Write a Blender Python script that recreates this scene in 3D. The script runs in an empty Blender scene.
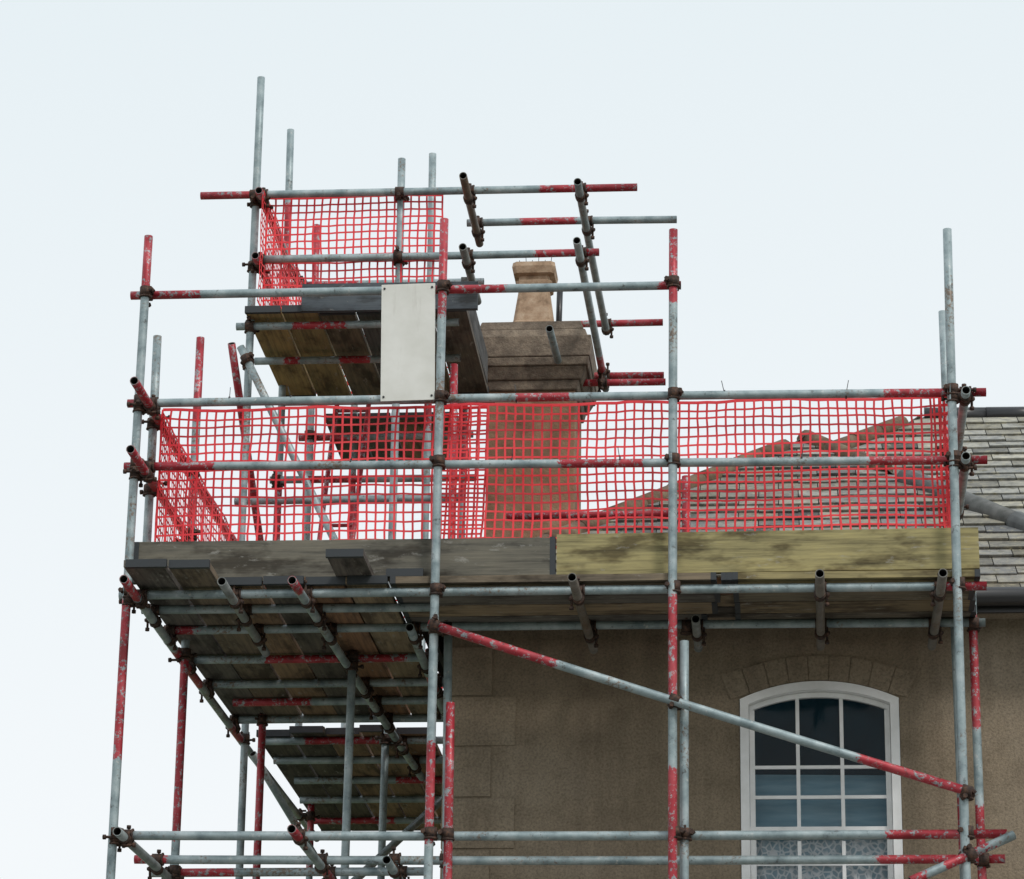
import bpy, math, random
from mathutils import Vector, Matrix, noise
random.seed(7)
V=Vector
scene=bpy.context.scene
col=scene.collection
scene.view_settings.view_transform='Standard'
scene.view_settings.look='None'; scene.view_settings.exposure=0; scene.view_settings.gamma=1

# ------------------------------------------------------------------ materials
def newmat(name):
    m=bpy.data.materials.new(name); m.use_nodes=True
    nt=m.node_tree; b=nt.nodes['Principled BSDF']; return m,nt,b
def noise_n(nt,vec,scale,detail=4,rough=.6):
    n=nt.nodes.new('ShaderNodeTexNoise'); n.inputs['Scale'].default_value=scale
    n.inputs['Detail'].default_value=min(detail,5); n.inputs['Roughness'].default_value=rough
    if vec is not None: nt.links.new(vec,n.inputs['Vector'])
    return n.outputs['Fac']
def ramp(nt,fac,stops):
    r=nt.nodes.new('ShaderNodeValToRGB'); e=r.color_ramp.elements
    while len(e)<len(stops): e.new(.5)
    for el,(p,c) in zip(e,stops):
        el.position=p; el.color=(c[0],c[1],c[2],1) if len(c)==3 else c
    nt.links.new(fac,r.inputs['Fac']); return r.outputs['Color']
def mix(nt,a,b,f,mode='MIX'):
    m=nt.nodes.new('ShaderNodeMix'); m.data_type='RGBA'; m.blend_type=mode
    for s,v in ((6,a),(7,b)):
        if isinstance(v,tuple): m.inputs[s].default_value=(v[0],v[1],v[2],1)
        else: nt.links.new(v,m.inputs[s])
    if isinstance(f,(int,float)): m.inputs[0].default_value=f
    else: nt.links.new(f,m.inputs[0])
    return m.outputs[2]
def math_n(nt,op,a,b=None):
    m=nt.nodes.new('ShaderNodeMath'); m.operation=op
    for i,v in enumerate((a,b)):
        if v is None: continue
        if isinstance(v,(int,float)): m.inputs[i].default_value=v
        else: nt.links.new(v,m.inputs[i])
    return m.outputs[0]
def objco(nt,scale=(1,1,1)):
    t=nt.nodes.new('ShaderNodeTexCoord'); mp=nt.nodes.new('ShaderNodeMapping')
    mp.inputs['Scale'].default_value=scale; nt.links.new(t.outputs['Object'],mp.inputs['Vector']); return mp.outputs['Vector']
def attr(nt,name,out='Fac'):
    a=nt.nodes.new('ShaderNodeAttribute'); a.attribute_name=name; return a.outputs[out]
def bump(nt,b,h,strength=.3,dist=.01):
    n=nt.nodes.new('ShaderNodeBump'); n.inputs['Strength'].default_value=strength; n.inputs['Distance'].default_value=dist
    nt.links.new(h,n.inputs['Height']); nt.links.new(n.outputs[0],b.inputs['Normal'])

# scaffold tube: galvanised steel with chipped red paint bands
m_tube,nt,b=newmat('galvanised_red_banded_tube')
oc=objco(nt)
n1=noise_n(nt,oc,9,5); n2=noise_n(nt,oc,55,4,.7); n3=noise_n(nt,oc,2.3,2); n4=noise_n(nt,oc,4.5,4,.65)
galv=ramp(nt,n1,[(.28,(.15,.20,.215)),(.5,(.30,.37,.385)),(.72,(.46,.52,.53))])
galv=mix(nt,galv,(.55,.55,.52),ramp(nt,noise_n(nt,oc,24,4,.7),[(.62,(0,0,0)),(.68,(.6,.6,.6))]))
rustf=ramp(nt,math_n(nt,'MULTIPLY',n2,n3),[(.31,(0,0,0)),(.39,(.8,.8,.8))])
galv=mix(nt,galv,(.17,.095,.05),rustf)
galv=mix(nt,galv,mix(nt,(.07,.045,.03),(.20,.13,.075),n1),attr(nt,'rust'))
red=ramp(nt,n4,[(.3,(.22,.018,.024)),(.5,(.38,.026,.040)),(.66,(.47,.07,.085)),(.8,(.50,.18,.18))])
p=math_n(nt,'ADD',attr(nt,'paint'),math_n(nt,'ADD',math_n(nt,'MULTIPLY',math_n(nt,'SUBTRACT',n2,.5),1.1),math_n(nt,'MULTIPLY',math_n(nt,'SUBTRACT',n1,.5),.9)))
pf=ramp(nt,p,[(.46,(0,0,0)),(.54,(1,1,1))])
chip=ramp(nt,noise_n(nt,oc,30,5,.78),[(.41,(.05,.05,.05)),(.455,(1,1,1))])
c=mix(nt,galv,red,math_n(nt,'MULTIPLY',pf,chip))
c=mix(nt,c,(.05,.04,.035),ramp(nt,noise_n(nt,oc,19,5,.75),[(.60,(0,0,0)),(.68,(.7,.7,.7))]))
nt.links.new(c,b.inputs['Base Color'])
b.inputs['Metallic'].default_value=0.2; b.inputs['Roughness'].default_value=.46
bump(nt,b,n2,.3,.003)
m_hole,nt,b=newmat('tube_inside'); b.inputs['Base Color'].default_value=(.02,.017,.015,1); b.inputs['Roughness'].default_value=.9
m_coup,nt,b=newmat('rusty_coupler'); oc=objco(nt)
c=ramp(nt,noise_n(nt,oc,45,4,.7),[(.3,(.02,.016,.015)),(.5,(.06,.036,.028)),(.7,(.15,.075,.045)),(.85,(.22,.19,.17))])
nt.links.new(c,b.inputs['Base Color']); b.inputs['Roughness'].default_value=.75; b.inputs['Metallic'].default_value=.3
# boards
m_board,nt,b=newmat('weathered_timber_board')
gc=attr(nt,'gc','Vector')
mp=nt.nodes.new('ShaderNodeMapping'); mp.inputs['Scale'].default_value=(1.2,30,30); nt.links.new(gc,mp.inputs['Vector'])
g1=noise_n(nt,mp.outputs[0],1.5,5,.7)
mp2=nt.nodes.new('ShaderNodeMapping'); mp2.inputs['Scale'].default_value=(2.5,7,7); nt.links.new(gc,mp2.inputs['Vector'])
g2=noise_n(nt,mp2.outputs[0],1.0,4,.65)
tint=attr(nt,'tint','Color')
k=ramp(nt,g1,[(.25,(.36,.36,.37)),(.5,(.95,.95,.95)),(.75,(1.4,1.36,1.28))])
c=mix(nt,tint,k,1.0,'MULTIPLY')
st=ramp(nt,g2,[(.36,(.36,.33,.30)),(.5,(1,1,1)),(.68,(1.2,1.18,1.15))])
c=mix(nt,c,st,1.0,'MULTIPLY')
pl=ramp(nt,noise_n(nt,mp2.outputs[0],3.2,5,.7),[(.60,(0,0,0)),(.70,(.6,.6,.6))])
c=mix(nt,c,(.36,.35,.32),pl)
nt.links.new(c,b.inputs['Base Color']); b.inputs['Roughness'].default_value=.85; bump(nt,b,g1,.5,.004)
m_band,nt,b=newmat('board_end_band'); b.inputs['Base Color'].default_value=(.03,.035,.04,1); b.inputs['Roughness'].default_value=.6
m_net,nt,b=newmat('red_safety_net_plastic'); oc=objco(nt)
c=ramp(nt,noise_n(nt,oc,3,2),[(.3,(.76,.022,.038)),(.7,(.92,.06,.07))])
nt.links.new(c,b.inputs['Base Color']); b.inputs['Roughness'].default_value=.5
# stucco
def stucco(name,dark,mid,light):
    m,nt,b=newmat(name); oc=objco(nt)
    a=noise_n(nt,oc,1.1,5,.6); f1=noise_n(nt,oc,70,3,.7); f2=noise_n(nt,oc,6,5,.7)
    c=ramp(nt,a,[(.3,dark),(.5,mid),(.7,light)])
    c=mix(nt,c,ramp(nt,f1,[(.32,(.66,.65,.63)),(.5,(1,1,1)),(.7,(1.28,1.27,1.25))]),.85,'MULTIPLY')
    c=mix(nt,c,ramp(nt,f2,[(.3,(.76,.75,.74)),(.55,(1,1,1))]),.8,'MULTIPLY')
    ocs=objco(nt,(5,5,.3)); s=noise_n(nt,ocs,1,4,.6)
    c=mix(nt,c,ramp(nt,s,[(.35,(.70,.68,.68)),(.52,(1,1,1))]),.5,'MULTIPLY')
    sp=ramp(nt,noise_n(nt,oc,26,4,.75),[(.66,(0,0,0)),(.72,(.4,.4,.4))])
    c=mix(nt,c,(.10,.085,.065),sp)
    nt.links.new(c,b.inputs['Base Color']); b.inputs['Roughness'].default_value=.95; bump(nt,b,f1,.5,.010)
    return m
m_wall=stucco('brown_roughcast_render',(.215,.168,.115),(.27,.215,.152),(.31,.255,.19))
m_trim=stucco('render_dressing',(.235,.185,.128),(.285,.228,.163),(.32,.265,.197))
m_chim,nt,b=newmat('chimney_shaft_render'); oc=objco(nt)
c=ramp(nt,noise_n(nt,oc,5,5,.65),[(.3,(.19,.10,.06)),(.55,(.31,.18,.11)),(.75,(.42,.28,.19))])
nt.links.new(c,b.inputs['Base Color']); b.inputs['Roughness'].default_value=.95; bump(nt,b,noise_n(nt,oc,60,3,.7),.6,.01)
m_cap,nt,b=newmat('chimney_cap_stone'); oc=objco(nt)
c=ramp(nt,noise_n(nt,oc,7,5,.72),[(.3,(.07,.055,.042)),(.5,(.165,.13,.098)),(.70,(.31,.25,.185))])
nt.links.new(c,b.inputs['Base Color']); b.inputs['Roughness'].default_value=.95; bump(nt,b,noise_n(nt,oc,40,5,.7),.8,.014)
m_pot,nt,b=newmat('buff_terracotta'); oc=objco(nt)
c=ramp(nt,noise_n(nt,oc,11,5,.7),[(.3,(.20,.13,.08)),(.5,(.38,.26,.17)),(.72,(.52,.40,.29))])
nt.links.new(c,b.inputs['Base Color']); b.inputs['Roughness'].default_value=.9; bump(nt,b,noise_n(nt,oc,50,3,.7),.4,.006)
# slates
m_slate,nt,b=newmat('grey_slate'); oc=objco(nt)
t=attr(nt,'tint','Color')
c=mix(nt,t,ramp(nt,noise_n(nt,oc,14,5,.7),[(.3,(.55,.55,.55)),(.5,(1,1,1)),(.72,(1.5,1.45,1.28))]),1,'MULTIPLY')
lich=ramp(nt,noise_n(nt,oc,22,5,.75),[(.56,(0,0,0)),(.64,(.75,.75,.75))])
c=mix(nt,c,(.36,.33,.22),lich)
moss=ramp(nt,noise_n(nt,oc,6,5,.7),[(.58,(0,0,0)),(.68,(.7,.7,.7))])
c=mix(nt,c,(.10,.085,.04),moss)
nt.links.new(c,b.inputs['Base Color']); b.inputs['Roughness'].default_value=.75; bump(nt,b,noise_n(nt,oc,35,3,.7),.6,.008)
m_under,nt,b=newmat('roof_underlay'); b.inputs['Base Color'].default_value=(.04,.04,.038,1); b.inputs['Roughness'].default_value=.9
m_hip,nt,b=newmat('mossy_hip_tile'); oc=objco(nt)
c=ramp(nt,noise_n(nt,oc,9,5,.7),[(.3,(.07,.045,.03)),(.5,(.15,.095,.06)),(.66,(.2,.155,.095)),(.8,(.27,.235,.18))])
nt.links.new(c,b.inputs['Base Color']); b.inputs['Roughness'].default_value=.9; bump(nt,b,noise_n(nt,oc,40,3,.7),.6,.01)
m_lead,nt,b=newmat('lead_roll'); oc=objco(nt)
c=ramp(nt,noise_n(nt,oc,12,5),[(.3,(.06,.065,.062)),(.7,(.15,.155,.15))])
nt.links.new(c,b.inputs['Base Color']); b.inputs['Roughness'].default_value=.6
m_black,nt,b=newmat('black_gutter_paint'); b.inputs['Base Color'].default_value=(.022,.022,.024,1); b.inputs['Roughness'].default_value=.35
m_white,nt,b=newmat('white_gloss_paint'); oc=objco(nt)
c=ramp(nt,noise_n(nt,oc,10,4),[(.3,(.80,.80,.79)),(.6,(.90,.90,.90))])
nt.links.new(c,b.inputs['Base Color']); b.inputs['Roughness'].default_value=.35
m_sign,nt,b=newmat('blank_sign_plastic'); oc=objco(nt)
c=ramp(nt,noise_n(nt,oc,4,4),[(.3,(.64,.63,.58)),(.65,(.76,.75,.71))])
c=mix(nt,c,(.45,.42,.37),ramp(nt,noise_n(nt,objco(nt,(9,9,1.2)),2,5,.7),[(.6,(0,0,0)),(.75,(.35,.35,.35))]))
nt.links.new(c,b.inputs['Base Color']); b.inputs['Roughness'].default_value=.45
m_glass,nt,b=newmat('window_glass'); oc=objco(nt)
c=ramp(nt,noise_n(nt,oc,3.2,3),[(.35,(.004,.024,.042)),(.65,(.014,.065,.10))])
nt.links.new(c,b.inputs['Base Color']); b.inputs['Roughness'].default_value=.07; b.inputs['IOR'].default_value=1.45
b.inputs['Alpha'].default_value=.36
bump(nt,b,noise_n(nt,oc,3,2),.15,.02)
m_blind,nt,b=newmat('blue_grey_blind'); oc=objco(nt)
c=ramp(nt,noise_n(nt,objco(nt,(1,1,9)),3,3),[(.3,(.26,.47,.60)),(.7,(.44,.66,.78))]); nt.links.new(c,b.inputs['Base Color']); b.inputs['Roughness'].default_value=.8
m_lace,nt,b=newmat('lace_curtain'); oc=objco(nt)
vo=nt.nodes.new('ShaderNodeTexVoronoi'); vo.inputs['Scale'].default_value=26; vo.feature='DISTANCE_TO_EDGE'; nt.links.new(oc,vo.inputs['Vector'])
c=mix(nt,ramp(nt,vo.outputs['Distance'],[(.05,(.98,.99,1)),(.16,(.26,.40,.48))]),ramp(nt,noise_n(nt,oc,16,3),[(.4,(.55,.68,.74)),(.6,(.97,.98,.99))]),.3)
nt.links.new(c,b.inputs['Base Color']); b.inputs['Roughness'].default_value=.9
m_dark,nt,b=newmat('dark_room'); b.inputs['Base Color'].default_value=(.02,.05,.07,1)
m_asph,nt,b=newmat('asphalt'); oc=objco(nt)
c=ramp(nt,noise_n(nt,oc,30,4,.7),[(.3,(.04,.04,.04)),(.7,(.075,.074,.07))]); nt.links.new(c,b.inputs['Base Color']); b.inputs['Roughness'].default_value=.9
m_grass,nt,b=newmat('ground_grass'); oc=objco(nt)
c=ramp(nt,noise_n(nt,oc,.8,4,.7),[(.3,(.05,.08,.025)),(.7,(.11,.13,.05))]); nt.links.new(c,b.inputs['Base Color']); b.inputs['Roughness'].default_value=1
m_pave,nt,b=newmat('paving_slabs'); oc=objco(nt)
br=nt.nodes.new('ShaderNodeTexBrick'); nt.links.new(oc,br.inputs['Vector']); br.inputs['Scale'].default_value=1; br.inputs['Brick Width'].default_value=.9; br.inputs['Row Height'].default_value=.6; br.inputs['Mortar Size'].default_value=.01
br.inputs['Color1'].default_value=(.33,.31,.28,1); br.inputs['Color2'].default_value=(.26,.25,.23,1); br.inputs['Mortar'].default_value=(.08,.08,.07,1)
nt.links.new(br.outputs['Color'],b.inputs['Base Color']); b.inputs['Roughness'].default_value=.9
m_line,nt,b=newmat('road_marking_white'); b.inputs['Base Color'].default_value=(.7,.7,.68,1)

# ------------------------------------------------------------------ mesh batches
class B:
    def __init__(s,name,mats,parent=None,smooth=False):
        s.name=name; s.mats=mats; s.parent=parent; s.v=[]; s.f=[]; s.mi=[]; s.sm=[]; s.paint=[]; s.rust=[]; s.gc=[]; s.tint=[]; s.smooth=smooth
    def vert(s,p,paint=0,rust=0,gc=(0,0,0),tint=(1,1,1)):
        s.v.append(tuple(p)); s.paint.append(paint); s.rust.append(rust); s.gc.append(gc); s.tint.append(tint); return len(s.v)-1
    def face(s,idx,mi=0,sm=None):
        s.f.append(idx); s.mi.append(mi); s.sm.append(s.smooth if sm is None else sm)
    def box(s,c,size,rot=None,mi=0,tint=(1,1,1),gc_axis=None):
        c=V(c); h=V(size)/2; off=random.random()*50
        idx=[]
        for sx in(-1,1):
            for sy in(-1,1):
                for sz in(-1,1):
                    l=V((sx*h.x,sy*h.y,sz*h.z)); g=(0,0,0)
                    if gc_axis is not None:
                        o=[l.x,l.y,l.z]; a=o[gc_axis]; r=[o[i] for i in range(3) if i!=gc_axis]; g=(a+off,r[0]+off,r[1]+off*.7)
                    w=(rot@l if rot else l)+c
                    idx.append(s.vert(w,tint=tint,gc=g))
        for q in((0,1,3,2),(4,6,7,5),(0,4,5,1),(2,3,7,6),(0,2,6,4),(1,5,7,3)):
            s.face([idx[i] for i in q],mi,False)
    def cyl(s,p0,p1,r0,r1=None,n=12,mi=0,caps=True,sm=True,**kw):
        p0=V(p0);p1=V(p1); r1=r0 if r1 is None else r1
        d=(p1-p0).normalized(); a=d.orthogonal().normalized(); bb=d.cross(a)
        R=[]
        for p,r in((p0,r0),(p1,r1)):
            R.append([s.vert(p+(a*math.cos(2*math.pi*i/n)+bb*math.sin(2*math.pi*i/n))*r,**kw) for i in range(n)])
        for i in range(n):
            j=(i+1)%n; s.face([R[0][i],R[0][j],R[1][j],R[1][i]],mi,sm)
        if caps:
            s.face(R[0][::-1],mi,False); s.face(R[1],mi,False)
    def build(s):
        me=bpy.data.meshes.new(s.name); me.from_pydata(s.v,[],s.f)
        for m in s.mats: me.materials.append(m)
        me.polygons.foreach_set('material_index',s.mi); me.polygons.foreach_set('use_smooth',s.sm)
        for nm,data in(('paint',s.paint),('rust',s.rust)):
            a=me.attributes.new(nm,'FLOAT','POINT'); a.data.foreach_set('value',data)
        a=me.attributes.new('gc','FLOAT_VECTOR','POINT'); a.data.foreach_set('vector',[x for g in s.gc for x in g])
        a=me.attributes.new('tint','FLOAT_COLOR','POINT'); a.data.foreach_set('color',[x for g in s.tint for x in (g[0],g[1],g[2],1)])
        me.update()
        o=bpy.data.objects.new(s.name,me); col.objects.link(o)
        if s.parent: o.parent=s.parent
        return o
def empty(name):
    e=bpy.data.objects.new(name,None); col.objects.link(e); return e

scaf=empty('scaffolding')
RAD=.0248
tubes=[]
def tube(batch,p0,p1,red=(),rust=0,rad=RAD,cp=True,j=.004):
    """red: list of (m0,m1) lengths in metres measured from p0"""
    p0=V(p0)+V([random.uniform(-j,j) for _ in range(3)]); p1=V(p1)+V([random.uniform(-j,j) for _ in range(3)])
    d=p1-p0; L=d.length; d.normalize(); a=d.orthogonal().normalized(); bb=d.cross(a); n=14
    st=[(0,None),(L,None)]
    for m0,m1 in red:
        for m in(m0,m1):
            if 0.05<m<L-.05: st+= [(m-.045,None),(m+.045,None)]
    k=int(L/.5)
    st+=[(L*i/(k+1),None) for i in range(1,k+1)]
    ts=sorted(set(round(t,4) for t,_ in st))
    def pv(t): return .92 if any(m0<=t<=m1 for m0,m1 in red) else 0.0
    bow=V((random.uniform(-1,1),random.uniform(-1,1),random.uniform(-1,1)))*.0022*L
    rings=[]
    for t in ts:
        cpt=p0+d*t+bow*math.sin(math.pi*t/L)
        rings.append([batch.vert(cpt+(a*math.cos(2*math.pi*i/n)+bb*math.sin(2*math.pi*i/n))*rad,paint=pv(t),rust=rust) for i in range(n)])
    for r0,r1 in zip(rings,rings[1:]):
        for i in range(n):
            jn=(i+1)%n; batch.face([r0[i],r0[jn],r1[jn],r1[i]],0,True)
    for end,sg,ring in((p0,1,rings[0]),(p1,-1,rings[-1])):
        ri=rad-.004
        inner=[batch.vert(end+(a*math.cos(2*math.pi*i/n)+bb*math.sin(2*math.pi*i/n))*ri,rust=.6) for i in range(n)]
        deep=[batch.vert(end+d*sg*.12+(a*math.cos(2*math.pi*i/n)+bb*math.sin(2*math.pi*i/n))*ri) for i in range(n)]
        for i in range(n):
            jn=(i+1)%n
            batch.face([ring[i],inner[i],inner[jn],ring[jn]],0,False)
            batch.face([inner[i],deep[i],deep[jn],inner[jn]],1,True)
        batch.face(deep,1,False)
    if cp: tubes.append((p0,p1))

TM=[m_tube,m_hole]
std=B('standards',TM,scaf); led=B('ledgers_and_guard_rails',TM,scaf); tra=B('transoms',TM,scaf); brc=B('braces',TM,scaf)
def standard(x,y,zt,zb=0.02,red=(),lean=0,leany=0,**k):
    tube(std,(x+lean,y+leany,zt),(x,y,zb),red,**k)
standard(-3.60,0,8.55,red=[(0,.33),(2.15,3.05),(4.6,5.2)])
standard(-1.90,0,8.62,red=[(0,.60),(3.05,3.60)])
standard(-.60,0,8.52,red=[(0,.45),(2.15,2.75),(3.1,3.7)])
standard(.93,0,8.49,red=[])
standard(-1.815,.03,5.80,red=[(0,1.1)])
standard(-.55,.04,6.13,red=[])
IY=.88
standard(.945,IY+.04,8.36,red=[(2.9,3.2)])
standard(-1.86,IY,6.52,red=[],lean=-.07)
standard(1.10,IY,6.75,zb=0.02,red=[(.25,.9),(1.35,2.0)],lean=-.05)
standard(-3.58,.3,8.05,zb=6.45,red=[])
standard(-3.50,1.14,8.36,red=[(0,.55),(.9,1.3),(2.0,3.1)])
standard(-.56,IY,7.35,zb=6.45,red=[(0,.9)])
standard(-3.50,3.25,6.9,red=[(1.5,1.8)]); standard(-3.34,2.95,6.9,red=[(0,3)])
standard(-2.55,1.42,6.45,red=[]); standard(-2.59,3.28,6.45,red=[])
standard(-2.22,4.6,6.6,red=[]); standard(-3.42,5.6,6.8,red=[(0,.8)]); standard(-2.45,5.7,6.8,red=[(.6,1.4)])
TY=1.8
standard(-3.32,TY,10.40,zb=6.55,red=[])
standard(-3.31,3.0,10.58,zb=6.55,red=[(.55,1.35),(2.5,3.1)])
standard(-3.22,3.7,10.17,zb=6.55,red=[(0,.9)])
standard(-2.39,TY,9.81,zb=6.55,red=[])
standard(-2.26,2.35,10.08,zb=6.55,red=[(1.5,1.9)])
standard(-2.03,1.85,8.42,zb=6.55,red=[(0,2)])
standard(-2.95,3.9,9.4,zb=6.55,red=[(1,1.8)])
standard(-2.12,3.3,9.0,zb=6.55,red=[(.3,1.0)])

GY=.052
def hor(x0,x1,y,z,red=(),dz=0,bat=led,**k): tube(bat,(x0,y,z),(x1,y,z+dz),red,**k)
hor(-3.70,-.56,GY,8.21,[(0,.42),(1.62,2.15),(3.0,3.2)])
hor(-3.68,1.12,GY,7.555,[(0,.17),(2.2,2.5),(4.25,4.9)],-.02)
hor(-3.68,1.11,GY,7.18,[(0,.5),(2.45,2.9),(4.15,4.9)],-.03)
hor(-3.67,1.08,GY,6.43,[(4.5,4.9)],0)
hor(-3.65,1.14,GY,5.085,[(4.15,4.9)],-.015)
hor(-3.67,1.18,IY-.05,5.11,[(0,.2),(4.15,4.9)],-.015)
hor(-3.60,1.12,IY-.05,6.44,[(0,.05)],0)
hor(-1.6,-.65,IY,7.12,[(0,1)])
hor(-3.66,-.89,TY-.052,9.56,[(0,.40),(2.15,2.8)],-.01)
hor(-3.27,-1.13,TY-.052,9.12,[(1.73,2.2)],-.005)
hor(-2.02,-.66,2.3,9.57,[(.35,.72)],-.01)
hor(-1.60,-.82,4.1,9.55,[(0,.8)])
hor(-1.75,-.81,4.0,9.12,[(0,.95)]); hor(-1.45,-.79,3.75,8.98,[(0,.95)])
hor(-3.4,-2.0,1.78,8.68,[(.35,.7)]) ; hor(-3.38,-2.05,2.35,8.66,[(.2,.3),(.55,.75)]); hor(-3.35,-1.9,3.15,8.66,[(0,.3),(.8,1.5)])
hor(-3.3,-2.1,3.75,8.62,[(0,.3)]); hor(-3.35,-2.0,3.3,9.56,[(0,.5)]); hor(-3.35,-2.0,3.3,9.12,[])
hor(-3.35,-2.0,2.95,8.05,[(.2,.6)]); hor(-3.4,-2.0,2.0,7.6,[])
def dep(x,y0,y1,z,red=(),dx=0,dz=0,bat=led,**k): tube(bat,(x,y0,z),(x+dx,y1,z+dz),red,**k)
dep(-3.55,-.42,3.3,7.52,[(0,4)],.03); dep(-3.55,-.42,3.3,7.12,[(0,4)],.03)
dep(-3.27,1.62,3.45,9.53,[(0,.9)],.02); dep(-3.27,1.62,3.45,9.09,[(0,2)],.02)
dep(-1.25,1.52,4.15,9.50,[],.03,rust=.2); dep(-1.245,1.42,4.1,9.06,[(2.0,2.3)],.02)
dep(-1.95,1.38,2.5,9.50,[],0,rust=.85); dep(-1.95,1.48,2.4,9.06,[],0,rust=.5)
dep(-1.52,2.9,4.2,9.06,[],.02)
dep(1.0,-.1,1.0,7.50,[]); dep(.99,-.1,1.0,7.12,[])
dep(-3.545,-.40,6.4,6.39,[(.0,.35),(1.4,2.2),(3.2,3.6)],.06)
dep(-2.64,-.37,4.4,6.385,[(0,.2)],.16)
dep(-2.12,.6,6.3,6.385,[(1,1.4)])
dep(-3.56,-.18,6.2,5.06,[],.1,rust=.2); dep(-2.62,-.2,6.2,5.06,[(0,.3),(1.0,2)],.05); dep(-2.2,.5,6.2,5.04,[])
for i,(y,x0,x1,red) in enumerate([(.42,-3.62,-1.95,[]),(1.46,-3.58,-2.05,[(.5,1.5)]),(2.05,-3.56,-2.05,[]),(2.5,-3.45,-2.08,[(0,.5)]),
        (2.95,-3.5,-2.0,[]),(3.55,-3.45,-2.05,[(.3,.8)]),(4.1,-3.45,-2.1,[]),(4.7,-3.4,-2.1,[(.7,1.2)]),(5.3,-3.45,-2.1,[]),(6.0,-3.45,-2.1,[(0,.6)])]):
    hor(x0,x1,y,6.44 if i!=0 else 6.45,red,0,tra)
for y in (1.2,3.2,5.6): hor(-3.66,-2.05,y,5.11,[(.1,.5)],0,tra)
for x,r in((-3.02,.4),(-1.13,.75),(.18,.75),(.83,.7),(-.50,.5)):
    dep(x,-.36 if x!=-.5 else .5,1.12,6.385,[],random.uniform(-.01,.02),0,tra,rust=r)  # putlogs below the deck; their shade is painted in with the rust brown
tube(brc,(-1.93,-.055,6.225),(.95,-.055,5.27),[(0,.74),(2.42,3.1)])
tube(brc,(.62,-.10,4.79),(1.17,.02,5.06),[(0,.1),(.2,.6)])
tube(brc,(-3.36,1.72,8.52),(-2.70,1.72,7.20),[])
tube(brc,(-3.42,1.75,8.55),(-3.32,2.9,7.2),[(0,2)])
tube(brc,(-3.45,3.3,6.3),(-2.6,5.2,4.9),[])
tube(brc,(-2.62,1.45,5.0),(-2.2,4.5,6.4),[])
for z in(3.1,1.2):
    for y in(GY,IY-.05): hor(-3.68,1.1,y,z,[(0,.3)])
    dep(-3.55,-.2,6,z); dep(-2.2,.5,6,z)
for bt in(std,led,tra,brc): bt.build()

cb=B('couplers',[m_coup],scaf)
def closest(a0,a1,b0,b1):
    u=a1-a0; v=b1-b0; w=a0-b0; A=u.dot(u);Bq=u.dot(v);C=v.dot(v);D=u.dot(w);E=v.dot(w); den=A*C-Bq*Bq
    if abs(den)<1e-2*A*C: return None
    s=(Bq*E-C*D)/den; t=(A*E-Bq*D)/den
    if s<-.02 or s>1.02 or t<-.02 or t>1.02: return None
    return a0+u*s,b0+v*t,u.normalized(),v.normalized()
def coupler(p,q,a,b_):
    mid=(p+q)/2; off=(q-p); 
    off=off.normalized() if off.length>1e-4 else a.cross(b_).normalized()
    cb.cyl(p-a*.028,p+a*.028,.0335,n=10); cb.cyl(q-b_*.028,q+b_*.028,.0335,n=10)
    cb.cyl(p+a*.026,p+a*.036,.038,n=8)
    for c0,ax,sg in((p,a,1),(q,b_,-1)):
        side=ax.cross(off).normalized()*random.choice((-1,1))
        f=c0+side*.037
        cb.cyl(f-off*.045,f+off*.045,.0075,n=6)
        cb.cyl(f-off*.045*sg,f-off*sg*.062,.0135,n=6)
        cb.cyl(c0+side*.028-ax*.02,c0+side*.046,.014,n=6)
    cb.cyl(mid-off*.022,mid+off*.022,.024,n=8)
for i in range(len(tubes)):
    for j in range(i+1,len(tubes)):
        r=closest(*tubes[i],*tubes[j])
        if r and (r[0]-r[1]).length<.085: coupler(*r)
cb.build()

# ------------------------------------------------------------------ boards
TH=.038
tints_dark=[(.17,.135,.095),(.10,.088,.072),(.25,.165,.10),(.13,.12,.105),(.27,.15,.085),(.27,.205,.13)]
db=B('deck_boards',[m_board,m_band],scaf)
def boardY(x,y0,y1,z,t,w=.218):
    rz=Matrix.Rotation(random.uniform(-.009,.009),3,'Z')
    db.box((x,(y0+y1)/2,z+random.uniform(-.004,.002)),(w,y1-y0,TH),rz,0,t,1)
    for ye in(y0,y1):
        db.box((x,ye+(.012 if ye==y0 else -.012),z),(w+.004,.03,TH+.006),rz,1)
def boardX(y,x0,x1,z,t,w=.218):
    db.box(((x0+x1)/2,y,z),(x1-x0,w,TH),Matrix.Rotation(random.uniform(-.002,.002),3,'Z'),0,t,0)
    for xe in(x0,x1):
        db.box((xe+(.012 if xe==x0 else -.012),y,z),(.03,w+.004,TH+.004),None,1)
ZD=6.49
x=-3.44; yy0=[-.36,-.34,.0,-.01,.01,-.0]
for i in range(6):
    boardY(x,yy0[i],3.05+random.uniform(-.05,.08),ZD,[tints_dark[3],tints_dark[0],tints_dark[2],tints_dark[1],tints_dark[4],tints_dark[5]][i]); x+=.2315
boardY(-2.36,-.36,1.6,ZD+TH+.006,(.13,.115,.10),.2)
boardY(-2.08,.02,1.1,ZD+TH+.006,(.15,.12,.09),.2)
x=-3.36
for i in range(5):
    boardY(x,3.42+random.uniform(-.05,.1),6.5,ZD,random.choice(tints_dark)); x+=.232
y=.12
for i in range(4):
    boardX(y,-2.155,-.40+random.uniform(-.05,.05),ZD,random.choice(tints_dark))
    boardX(y,-.285+random.uniform(0,.01),1.06-random.uniform(0,.05),ZD,[(.30,.25,.12),(.17,.145,.1),(.22,.17,.1),(.14,.12,.09)][i]) 
    if i>0: boardX(y,-.75,.1,ZD+TH+.004,random.choice(tints_dark))
    else: boardX(y,-.345,-.29,ZD-.002,(.12,.1,.08))
    y+=.232
x=-3.22
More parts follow.
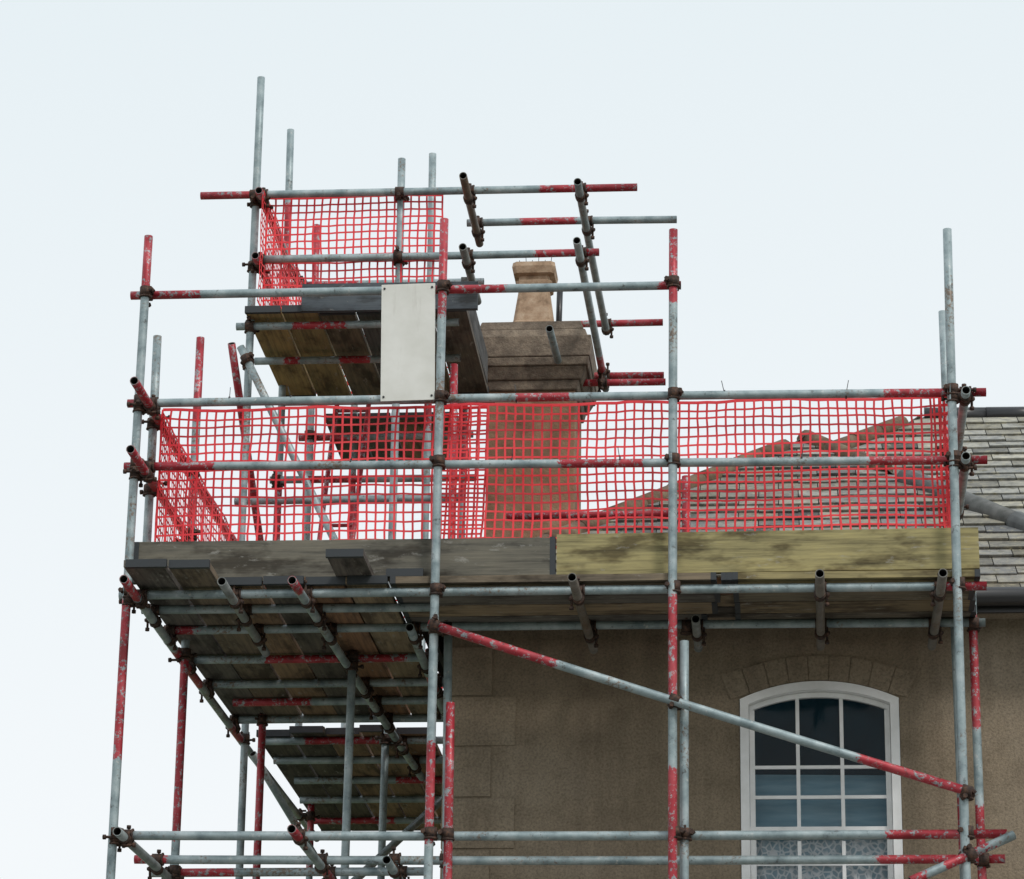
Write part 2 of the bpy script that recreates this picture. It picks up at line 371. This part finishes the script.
for i in range(6):
    t=[(.34,.26,.115),(.27,.215,.10),(.17,.145,.10),(.10,.11,.11),(.22,.18,.11),(.13,.11,.09)][i]
    boardY(x,1.66+(.0 if i<2 else random.uniform(0,.12)),3.3+random.uniform(-.1,.1),8.745,t); x+=.232
x=-3.0
for i in range(4):
    boardY(x,3.62,4.6,8.72,random.choice(tints_dark)); x+=.23
db.build()
tb=B('toe_boards',[m_board,m_band],scaf)
tb.box((-2.44,.110,6.632),(2.32,TH,.232),Matrix.Rotation(.002,3,'Y'),0,(.14,.13,.105),0)
tb.box((-1.272,.110,6.632),(.03,TH+.004,.236),None,1)
tb.box((-.10,.104,6.650),(2.30,TH,.232),Matrix.Rotation(-.004,3,'Y'),0,(.33,.285,.135),0)
tb.box((-3.595,.110,6.632),(.03,TH+.004,.236),None,1)
tb.box((-3.52,1.5,6.63),(TH,2.7,.222),None,0,(.2,.17,.12),1)
tb.box((1.03,.58,6.635),(TH,.88,.222),None,0,(.3,.26,.12),1)
tb.box((-2.42,1.64,8.80),(1.1,TH,.18),Matrix.Rotation(.004,3,'Y'),0,(.075,.09,.105),0)
tb.box((-1.97,2.45,8.87),(TH,1.4,.2),None,0,(.1,.1,.1),1)
tb.build()

# ------------------------------------------------------------------ nets
def net(P,n_i,n_j,nrm,wi=.0115,wj=.0105,seed=0,parent=None):
    nb=B('safety_net',[m_net],parent)
    nr=V(nrm).normalized()
    G=[[P(i/n_i,j/n_j) for j in range(n_j+1)] for i in range(n_i+1)]
    for i in range(n_i+1):
        for j in range(n_j+1):
            nz=noise.noise_vector(G[i][j]*2.3+V((seed,0,0)))
            nz2=noise.noise_vector(G[i][j]*11+V((seed,5,0)))
            e=1 if 0<j<n_j else .6
            G[i][j]=G[i][j]+nz*.013*e+nz2*.005+nr*noise.noise(G[i][j]*2.2+V((0,seed,0)))*.02
    def strip(pts,w,off):
        prev=None
        for k,p in enumerate(pts):
            d=(pts[min(k+1,len(pts)-1)]-pts[max(k-1,0)]).normalized(); s=d.cross(nr).normalized()*w/2
            th=nr*.0015
            cur=[nb.vert(p+off+s-th),nb.vert(p+off-s-th),nb.vert(p+off-s+th),nb.vert(p+off+s+th)]
            if prev:
                for a in range(4): nb.face([prev[a],prev[(a+1)%4],cur[(a+1)%4],cur[a]])
            prev=cur
    for i in range(n_i+1): strip(G[i],wi,V((0,0,0)))
    for j in range(n_j+1): strip([G[i][j] for i in range(n_i+1)],wj*(1.6 if j in(0,n_j) else 1),nr*.003)
    return nb.build()
net(lambda s,t:V((-3.50+4.42*s,.155,6.71+.845*t-(.012*abs(math.sin(s*math.pi*5)) if t>.9 else 0))),86,16,(0,1,0),seed=1)
net(lambda s,t:V((-1.93+.26*s+.02*t,.175,6.70+.84*t)),5,16,(0,1,0),seed=4)
net(lambda s,t:V((-3.50+.03*s,.13+2.75*s,6.68+.84*t)),48,15,(1,0,0),seed=2)
net(lambda s,t:V((.925+.015*math.sin(9*s),.12+.75*s,6.70+.85*t)),15,16,(1,0,0),seed=3)
net(lambda s,t:V((.84+.08*s,.17-.03*s,6.72+.84*t)),3,16,(0,1,0),seed=9)
net(lambda s,t:V((-3.24+1.12*s,TY-.01,8.80+.75*t)),22,15,(0,1,0),seed=5)
net(lambda s,t:V((-3.245+.02*s,1.65+1.6*s,8.80+.74*t)),30,14,(1,0,0),seed=6)
net(lambda s,t:V((-3.25+1.1*s,3.35,8.8+.4*t)),20,7,(0,1,0),seed=8)
net(lambda s,t:V((-3.1+1.0*s,3.1,6.6+.95*t)),18,17,(0,1,0),seed=11)

# ------------------------------------------------------------------ sign, ladder, ties
sg=B('blank_sign_board',[m_sign,m_black])
R=Matrix.Rotation(math.radians(-1.0),3,'Y')
c0=V((-2.090,-.005,7.875))
sg.box(c0,(.305,.006,.70),R,0)
for sx in(-1,1):
    for sz in(-1,1):
        pz=c0+R@V((sx*.135,-.004,sz*.325)); sg.cyl(pz,pz+V((0,-.004,0)),.007,n=8,mi=1)
        sg.cyl(pz+V((0,-.003,0)),pz+V((0,.06,sz*.01)),.003,n=6,mi=1)
so=sg.build()
mod=so.modifiers.new('bev','BEVEL'); mod.width=.0015; mod.segments=2
ld=B('ladder',[m_tube,m_hole])
for x0 in(-2.93,-2.72): tube(ld,(x0,2.0,6.55),(x0+.02,2.9,8.6),[(.3,2.6)],rad=.016,cp=False)
for i in range(9):
    s=(i+.5)/9; y=2.0+.9*s; z=6.55+2.05*s
    tube(ld,(-2.93+.02*s,y,z),(-2.72+.02*s,y,z),[(0,1)],rad=.012,cp=False,j=0)
ld.build()
ti=B('cable_ties',[m_black],scaf)
for xx,zz in((-.32,7.55),(-1.48,7.55),(-2.75,7.56),(-.9,7.17),(.35,7.54),(-1.5,7.17),(-3.1,7.56),(.1,7.17),(-2.4,7.18)):
    a=random.uniform(-.3,.3); ti.cyl((xx,.045,zz),(xx+a*.06,.03,zz+.075),.0022,n=5)
    ti.cyl((xx-.004,GY,zz),(xx+.004,GY,zz),.027,n=10)
ti.build()

# ------------------------------------------------------------------ house
house=empty('house')
WY=1.27; XL=-1.98; XR=2.1
wl=B('walls',[m_wall,m_trim,m_dark],house)
wx0,wx1,wz0,wzs,wzt=-.275,.64,4.42,6.12,6.225
def arch_z(x,zs=wzs,zt=wzt,x0=wx0,x1=wx1):
    h=zt-zs; w=(x1-x0)/2; r=(w*w+h*h)/(2*h); c=(x0+x1)/2
    return zt-r+math.sqrt(max(r*r-(x-c)**2,0))
def quad(b_,pts,mi=0):
    b_.face([b_.vert(p) for p in pts],mi)
ZT=6.72
quad(wl,[(XL,WY,0),(wx0,WY,0),(wx0,WY,ZT),(XL,WY,ZT)])
quad(wl,[(wx1,WY,0),(XR,WY,0),(XR,WY,ZT),(wx1,WY,ZT)])
quad(wl,[(wx0,WY,0),(wx1,WY,0),(wx1,WY,wz0),(wx0,WY,wz0)])
n=24; xs=[wx0+(wx1-wx0)*i/n for i in range(n+1)]; DP=.11
for a,b_ in zip(xs,xs[1:]):
    quad(wl,[(a,WY,arch_z(a)),(b_,WY,arch_z(b_)),(b_,WY,ZT),(a,WY,ZT)])
    quad(wl,[(a,WY,arch_z(a)),(a,WY+DP,arch_z(a)),(b_,WY+DP,arch_z(b_)),(b_,WY,arch_z(b_))])
quad(wl,[(wx0,WY,wz0),(wx0,WY+DP,wz0),(wx0,WY+DP,wzs),(wx0,WY,wzs)])
quad(wl,[(wx1,WY,wz0),(wx1,WY,wzs),(wx1,WY+DP,wzs),(wx1,WY+DP,wz0)])
quad(wl,[(wx0,WY,wz0),(wx1,WY,wz0),(wx1,WY+DP,wz0),(wx0,WY+DP,wz0)])
quad(wl,[(XL,WY,0),(XL,WY,ZT),(XL,9.6,ZT),(XL,9.6,0)])
quad(wl,[(XR,WY,0),(XR,1.95,0),(XR,1.95,ZT),(XR,WY,ZT)])
quad(wl,[(XR,1.95,0),(11,1.95,0),(11,1.95,ZT),(XR,1.95,ZT)])
quad(wl,[(11,1.95,0),(11,9.6,0),(11,9.6,ZT),(11,1.95,ZT)])
quad(wl,[(XL,9.6,0),(XL,9.6,ZT),(11,9.6,ZT),(11,9.6,0)])
z=.15; k=0
while z<6.2:
    w=.42 if k%2 else .28
    wl.box((XL+w/2-.008,WY+.020,z+.15),(w,.06,.286),None,1); z+=.30; k+=1
nv=9; cx=(wx0+wx1)/2
for i in range(nv):
    a0=wx0-.05+(wx1-wx0+.1)*i/nv+.002; a1=wx0-.05+(wx1-wx0+.1)*(i+1)/nv-.002
    def az(x): return arch_z(min(max(x,wx0),wx1))
    f=.12
    pts=[(a0,az(a0)+.003),(a1,az(a1)+.003),(cx+(a1-cx)*(1+f),az(a1)+.15),(cx+(a0-cx)*(1+f),az(a0)+.15)]
    fr=[wl.vert((px,WY-.008,pz)) for px,pz in pts]; bk=[wl.vert((px,WY+.01,pz)) for px,pz in pts]
    wl.face(fr,1); 
    for q in range(4): wl.face([fr[q],bk[q],bk[(q+1)%4],fr[(q+1)%4]],1)
wl.box((cx,WY-.02,wz0-.05),(1.12,.14,.09),None,1)
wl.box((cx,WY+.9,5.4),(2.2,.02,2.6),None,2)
wl.build()
gu=B('gutter_and_fascia',[m_black,m_trim],house)
gu.box(((XL+XR)/2,WY-.12,6.60),(XR-XL+.34,.24,.03),None,1)
gu.box(((XL+XR)/2,WY-.25,6.615),(XR-XL+.36,.03,.13),None,0)
gu.cyl((XL-.2,WY-.31,6.63),(XR+.2,WY-.31,6.63),.055,n=14)
gu.box((6.6,1.85,6.62),(8.8,.03,.13),None,0); gu.cyl((2.2,1.79,6.62),(11.1,1.79,6.62),.055,n=14)
gu.cyl((XR-.12,WY-.06,6.55),(XR-.12,WY-.06,0),.035,n=12)
gu.box((XL-.1,5.4,6.615),(.03,8.4,.13),None,0)
gu.build()

def build_window(name,x0,x1,z0,zs,zt,y):
    wb=B(name,[m_white,m_glass,m_blind,m_lace],house)
    c=(x0+x1)/2
    def az(x,ins): return arch_z(x,zs-ins,zt-ins,x0,x1)
    def frame_ring(xa,xb,za,ins,w,ya,yb):
        wb.box((xa+w/2,(ya+yb)/2,(za+zs-ins)/2),(w,yb-ya,zs-ins-za))
        wb.box((xb-w/2,(ya+yb)/2,(za+zs-ins)/2),(w,yb-ya,zs-ins-za))
        wb.box((c,(ya+yb)/2,za+w/2),(xb-xa-2*w-.001,yb-ya-.002,w))
        m=20
        X=[xa+(xb-xa)*i/m for i in range(m+1)]
        for a,b_ in zip(X,X[1:]):
            P=[(a,az(a,ins)),(b_,az(b_,ins)),(b_,az(b_,ins)-w),(a,az(a,ins)-w)]
            fr=[wb.vert((q[0],ya-.001,q[1])) for q in P]; bk=[wb.vert((q[0],yb,q[1])) for q in P]
            wb.face(fr[::-1]); wb.face(bk)
            for q in range(4): wb.face([fr[q],bk[q],bk[(q+1)%4],fr[(q+1)%4]])
    frame_ring(x0+.003,x1-.003,z0+.01,.003,.050,y-.012,y+.10)
    frame_ring(x0+.055,x1-.055,5.345,.055,.030,y+.045,y+.075)
    zm=5.355
    wb.box((c,y+.068,zm),(x1-x0-.1,.05,.055))
    for xx in(x0+.071,x1-.071): wb.box((xx,y+.085,(z0+zm)/2),(.032,.03,zm-z0-.06))
    wb.box((c,y+.085,z0+.09),(x1-x0-.1,.03,.07))
    gx0,gx1=x0+.08,x1-.08
    for i in 1,2:
        xx=gx0+(gx1-gx0)*i/3
        ztop=az(xx,.082)+.01
        wb.box((xx,y+.058,(ztop+zm)/2),(.021,.024,ztop-zm))
        wb.box((xx,y+.084,(z0+zm)/2),(.021,.022,zm-z0-.1))
    for zz in(5.73,5.555): wb.box((c,y+.058,zz),(gx1-gx0,.020,.019))
    for zz in(5.175,4.93,4.70): wb.box((c,y+.084,zz),(gx1-gx0,.018,.019))
    m=12; X=[gx0-.02+(gx1-gx0+.04)*i/m for i in range(m+1)]
    for a,b_ in zip(X,X[1:]):
        wb.face([wb.vert((a,y+.064,zm)),wb.vert((b_,y+.064,zm)),wb.vert((b_,y+.064,az(b_,.07))),wb.vert((a,y+.064,az(a,.07)))],1)
    wb.face([wb.vert(q) for q in((gx0-.02,y+.09,z0+.05),(gx1+.02,y+.09,z0+.05),(gx1+.02,y+.09,zm),(gx0-.02,y+.09,zm))],1)
    K=60; prev=None
    for i in range(K+1):
        xx=x0+(x1-x0)*i/K; yy=y+.118+.008*math.sin(i*1.3)+.005*math.sin(i*.53)
        cur=(wb.vert((xx,yy,z0)),wb.vert((xx,yy,5.32)))
        if prev: wb.face([prev[0],cur[0],cur[1],prev[1]],3,True)
        prev=cur
    wb.box((c,y+.17,5.50),(x1-x0+.2,.01,.42),Matrix.Rotation(.012,3,'Y'),2)
    return wb.build()
build_window('sash_window',wx0,wx1,wz0,wzs,wzt,WY)

# ------------------------------------------------------------------ roof
rf=B('roof_slates',[m_slate,m_under],house)
def slates(poly,up,nrm,exp=.165,w=.25,lift=.014,base=(.16,.16,.15)):
    poly=[V(p) for p in poly]; nr=V(nrm).normalized(); upv=(V(up)-nr*V(up).dot(nr)).normalized(); rt=upv.cross(nr).normalized()
    o=poly[0]; P2=[((p-o).dot(rt),(p-o).dot(upv)) for p in poly]
    rf.face([rf.vert(p) for p in poly],1)
    def span(v):
        xs=[]
        for (x0,y0),(x1,y1) in zip(P2,P2[1:]+P2[:1]):
            if (y0<=v<y1) or (y1<=v<y0): xs.append(x0+(x1-x0)*(v-y0)/(y1-y0))
        return (min(xs),max(xs)) if len(xs)>=2 else None
    v0=min(p[1] for p in P2); v1=max(p[1] for p in P2); r=0
    v=v0+.001
    while v<v1-.02:
        sp=span(v+exp*.5) 
        if sp:
            a,b_=sp; xx=math.floor(a/w)*w+(w/2 if r%2 else 0)-w
            while xx<b_:
                xa=max(xx+.003,a); xb=min(xx+w-.003,b_)
                if xb-xa>.03:
                    g=random.gauss(1,.2); hue=random.uniform(-.014,.014); t=(max(.03,base[0]*g+hue),max(.03,base[1]*g+hue*.4),max(.03,base[2]*g-hue))
                    if random.random()<.10: t=tuple(q*.5 for q in t)
                    dv=random.uniform(-.012,.010); l=lift+random.uniform(-.003,.006)
                    q=[o+rt*xa+upv*(v+dv)+nr*(l+.006),o+rt*xb+upv*(v+dv+random.uniform(-.004,.004))+nr*(l+.006+random.uniform(-.002,.002)),o+rt*xb+upv*(v+exp*1.12)+nr*.004,o+rt*xa+upv*(v+exp*1.12)+nr*.004]
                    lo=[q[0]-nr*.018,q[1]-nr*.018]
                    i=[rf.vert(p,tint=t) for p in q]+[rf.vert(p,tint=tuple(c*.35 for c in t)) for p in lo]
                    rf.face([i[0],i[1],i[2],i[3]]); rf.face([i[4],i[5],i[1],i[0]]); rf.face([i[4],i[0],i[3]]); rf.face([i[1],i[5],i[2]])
                xx+=w
        v+=exp; r+=1
AP=V((.15,3.8,8.56)); AQ=V((.15,4.6,8.56)); CL=V((-2.16,1.0,6.66)); CR=V((2.24,1.0,6.66))
def pn(a,b_,c):
    q=(V(b_)-V(a)).cross(V(c)-V(a)).normalized(); return -q if q.z<0 else q
slates([CL,CR,AP],(0,0,1),pn(CL,CR,AP),base=(.20,.195,.175))
CLb=V((-2.16,5.5,6.66)); slates([CL,AP,AQ,CLb],(0,0,1),pn(CL,AP,CLb))
CRb=V((2.24,4.6,6.66)); slates([CR,CRb,AQ,AP],(0,0,1),pn(CR,CRb,AP))
RA=V((1.03,5.5,9.31)); RB=V((11.2,5.5,9.31)); E0=V((-2.18,1.62,6.66)); E1=V((11.2,1.62,6.66))
slates([E0,E1,RB,RA],(0,0,1),pn(E0,E1,RB),base=(.28,.275,.245))
E2=V((-2.18,9.5,6.66)); slates([E0,RA,E2],(0,0,1),pn(E0,RA,E2))
rf.face([rf.vert(p) for p in (RA,RB,(11.2,9.7,6.66),E2)],1)
rf.face([rf.vert(p) for p in (E1,RB,(11.2,9.7,6.66))],1)
rf.build()
hp=B('hip_and_ridge_tiles',[m_hip,m_lead,m_black],house)
def hip(a,b_,r=.075,mi=0,L=.32):
    a=V(a);b_=V(b_); d=(b_-a); n=max(1,int(d.length/L)); d.normalize()
    for i in range(n):
        s0=a+d*(L*i); s1=a+d*min(L*(i+1)+.01,(b_-a).length)
        dz=V((0,0,random.uniform(-.004,.004)))
        hp.cyl(s0+dz,s1+dz,r*random.uniform(1.0,1.06),r*.96,n=12,mi=mi)
up=V((0,0,.01))
hip(CL+up,AP+up,.062); 
mid=AP+(CR-AP)*.30
hip(AP+up,mid+up,.062); hip(mid+up,CR+up,.072,1,1.2)
hip(AP,AQ,.06)
hip(V((-.6,3.52,8.03))+up,RA+up,.06); hip(RA,RB,.065,2,.45)
hp.build()
# chimney
ch=B('chimney_stack',[m_chim,m_cap,m_trim],house)
cxm=-1.70; cy=3.95
ch.box((cxm,cy,7.85),(.60,.66,2.10),None,0)
def slab(z0,z1,w0,w1,mi=1,d=.08):
    lo=[ch.vert((cxm+sx*w0/2,cy+sy*(w0+d)/2,z0)) for sx,sy in((-1,-1),(1,-1),(1,1),(-1,1))]
    hi=[ch.vert((cxm+sx*w1/2,cy+sy*(w1+d)/2,z1)) for sx,sy in((-1,-1),(1,-1),(1,1),(-1,1))]
    for q in range(4): ch.face([lo[q],lo[(q+1)%4],hi[(q+1)%4],hi[q]],mi)
    ch.face(lo[::-1],mi); ch.face(hi,mi)
slab(8.88,8.945,.63,.66); slab(8.946,9.03,.68,.76); slab(9.031,9.09,.78,.80); slab(9.091,9.24,.81,.83); slab(9.241,9.30,.78,.74); slab(9.301,9.37,.72,.68,1)
slab(9.371,9.42,.5,.4,2)
co=ch.build(); mod=co.modifiers.new('bev','BEVEL'); mod.width=.008; mod.segments=2
def pot(x,y,s=1.0,sz=1.0,name='chimney_pot'):
    pb=B(name,[m_pot,m_hole],house)
    prof=[(9.38,.150),(9.42,.150),(9.43,.136),(9.68,.100),(9.685,.118),(9.71,.122),(9.72,.104),(9.745,.104),(9.755,.138),(9.80,.148),(9.83,.142),(9.832,.105),(9.6,.09)]
    rings=[]
    for z,r in prof:
        r*=s; q=[]
        for k in range(8):
            sx,sy=[(1,-.82),(1,.82),(.82,1),(-.82,1),(-1,.82),(-1,-.82),(-.82,-1),(.82,-1)][k]
            q.append(pb.vert((x+sx*r,y+sy*r,9.38+(z-9.38)*sz)))
        rings.append(q)
    for a,b_ in zip(rings,rings[1:]):
        for k in range(8): pb.face([a[k],a[(k+1)%8],b_[(k+1)%8],b_[k]])
    pb.face(rings[-1],1); pb.face(rings[0][::-1],0)
    return pb.build()
pot(-1.70,3.85,1.02,1.08)
cw=B('bird_spikes_and_vent_pipe',[m_black],house)
cw.cyl((-1.555,4.10,9.38),(-1.545,4.10,9.83),.022); cw.cyl((-1.545,4.10,9.5),(-1.50,4.08,9.49),.03,.035)
for a in range(6): cw.cyl((-1.80+.04*a,3.85,9.84),(-1.81+.045*a,3.84,9.93+.02*(a%2)),.0025,n=5)
cw.build()
gd=B('front_door',[m_white,m_black,m_trim],house)
gd.box((1.45,WY-.012,1.1),(1.0,.06,2.2),None,0); gd.box((1.45,WY-.047,1.02),(.82,.03,2.0),None,1)
for zz in(.6,1.45):
    for xx in(1.26,1.64): gd.box((xx,WY-.066,zz),(.26,.012,.6),None,1)
gd.box((1.45,WY-.10,.07),(1.2,.3,.14),None,2); gd.build()

# ------------------------------------------------------------------ ground
def sheet(name,x0,x1,y0,y1,z,mat):
    b_=B(name,[mat]); b_.face([b_.vert(p) for p in((x0,y0,z),(x1,y0,z),(x1,y1,z),(x0,y1,z))]); return b_.build()
sheet('ground',-1500,1500,-1500,1500,-.13,m_grass)
sheet('road',-300,300,-13,-4.2,-.126+.004,m_asph)
pv=B('pavement',[m_pave]); pv.box((0,-.95,-.0695),(600,6.5,.125)); pv.box((0,-16,-.0695),(600,6,.125)); pv.build()
lm=B('road_centre_line',[m_line])
for i in range(-40,41): lm.face([lm.vert(p) for p in((i*6-1.5,-8.65,-.117),(i*6+1.5,-8.65,-.117),(i*6+1.5,-8.55,-.117),(i*6-1.5,-8.55,-.117))])
lm.build()

# ------------------------------------------------------------------ light
w=bpy.data.worlds.new("World"); scene.world=w; w.use_nodes=True; nt=w.node_tree
for n_ in list(nt.nodes): nt.nodes.remove(n_)
out=nt.nodes.new('ShaderNodeOutputWorld'); bg1=nt.nodes.new('ShaderNodeBackground'); bg2=nt.nodes.new('ShaderNodeBackground'); ms=nt.nodes.new('ShaderNodeMixShader')
SE,SR=math.radians(48),math.radians(140)
sk=nt.nodes.new('ShaderNodeTexSky'); sk.sky_type='NISHITA'; sk.sun_disc=False; sk.sun_elevation=SE; sk.sun_rotation=SR; sk.dust_density=4; sk.air_density=1
nt.links.new(sk.outputs[0],bg1.inputs[0]); bg1.inputs[1].default_value=.10
tc=nt.nodes.new('ShaderNodeTexCoord'); sx=nt.nodes.new('ShaderNodeSeparateXYZ'); nt.links.new(tc.outputs['Generated'],sx.inputs[0])
cl=ramp(nt,sx.outputs['Z'],[(.0,(.88,.92,.94)),(.20,(.94,.97,.985)),(.45,(.81,.895,.925)),(1,(.80,.88,.95))])
cn=noise_n(nt,tc.outputs['Generated'],1.6,2,.5)
cl=mix(nt,cl,(.92,.95,.96),math_n(nt,'MULTIPLY',cn,.3))
nt.links.new(cl,bg2.inputs[0]); bg2.inputs[1].default_value=1.06
ms.inputs[0].default_value=.89
nt.links.new(bg1.outputs[0],ms.inputs[1]); nt.links.new(bg2.outputs[0],ms.inputs[2]); nt.links.new(ms.outputs[0],out.inputs[0])
sd=bpy.data.lights.new('sun','SUN'); sd.energy=1.5; sd.angle=math.radians(11); sd.color=(1,.96,.9)
so=bpy.data.objects.new('sun',sd); col.objects.link(so)
dirv=V((math.sin(SR)*math.cos(SE),math.cos(SR)*math.cos(SE),math.sin(SE)))
so.rotation_euler=(-dirv).to_track_quat('-Z','Y').to_euler(); so.location=(5,-10,20)

# ------------------------------------------------------------------ camera
r=V((.99622,.0858,.01325)).normalized(); f=V((-.0854,.9419,.3247)); f=(f-r*f.dot(r)).normalized(); u=r.cross(f)
cd=bpy.data.cameras.new('camera'); cam=bpy.data.objects.new('camera',cd); col.objects.link(cam)
cam.matrix_world=Matrix((( r.x,u.x,-f.x,0),(r.y,u.y,-f.y,-16.5),(r.z,u.z,-f.z,1.6),(0,0,0,1)))
cd.sensor_width=36; cd.lens=3162/1024*36; cd.clip_end=4000; cd.clip_start=.1
scene.camera=cam
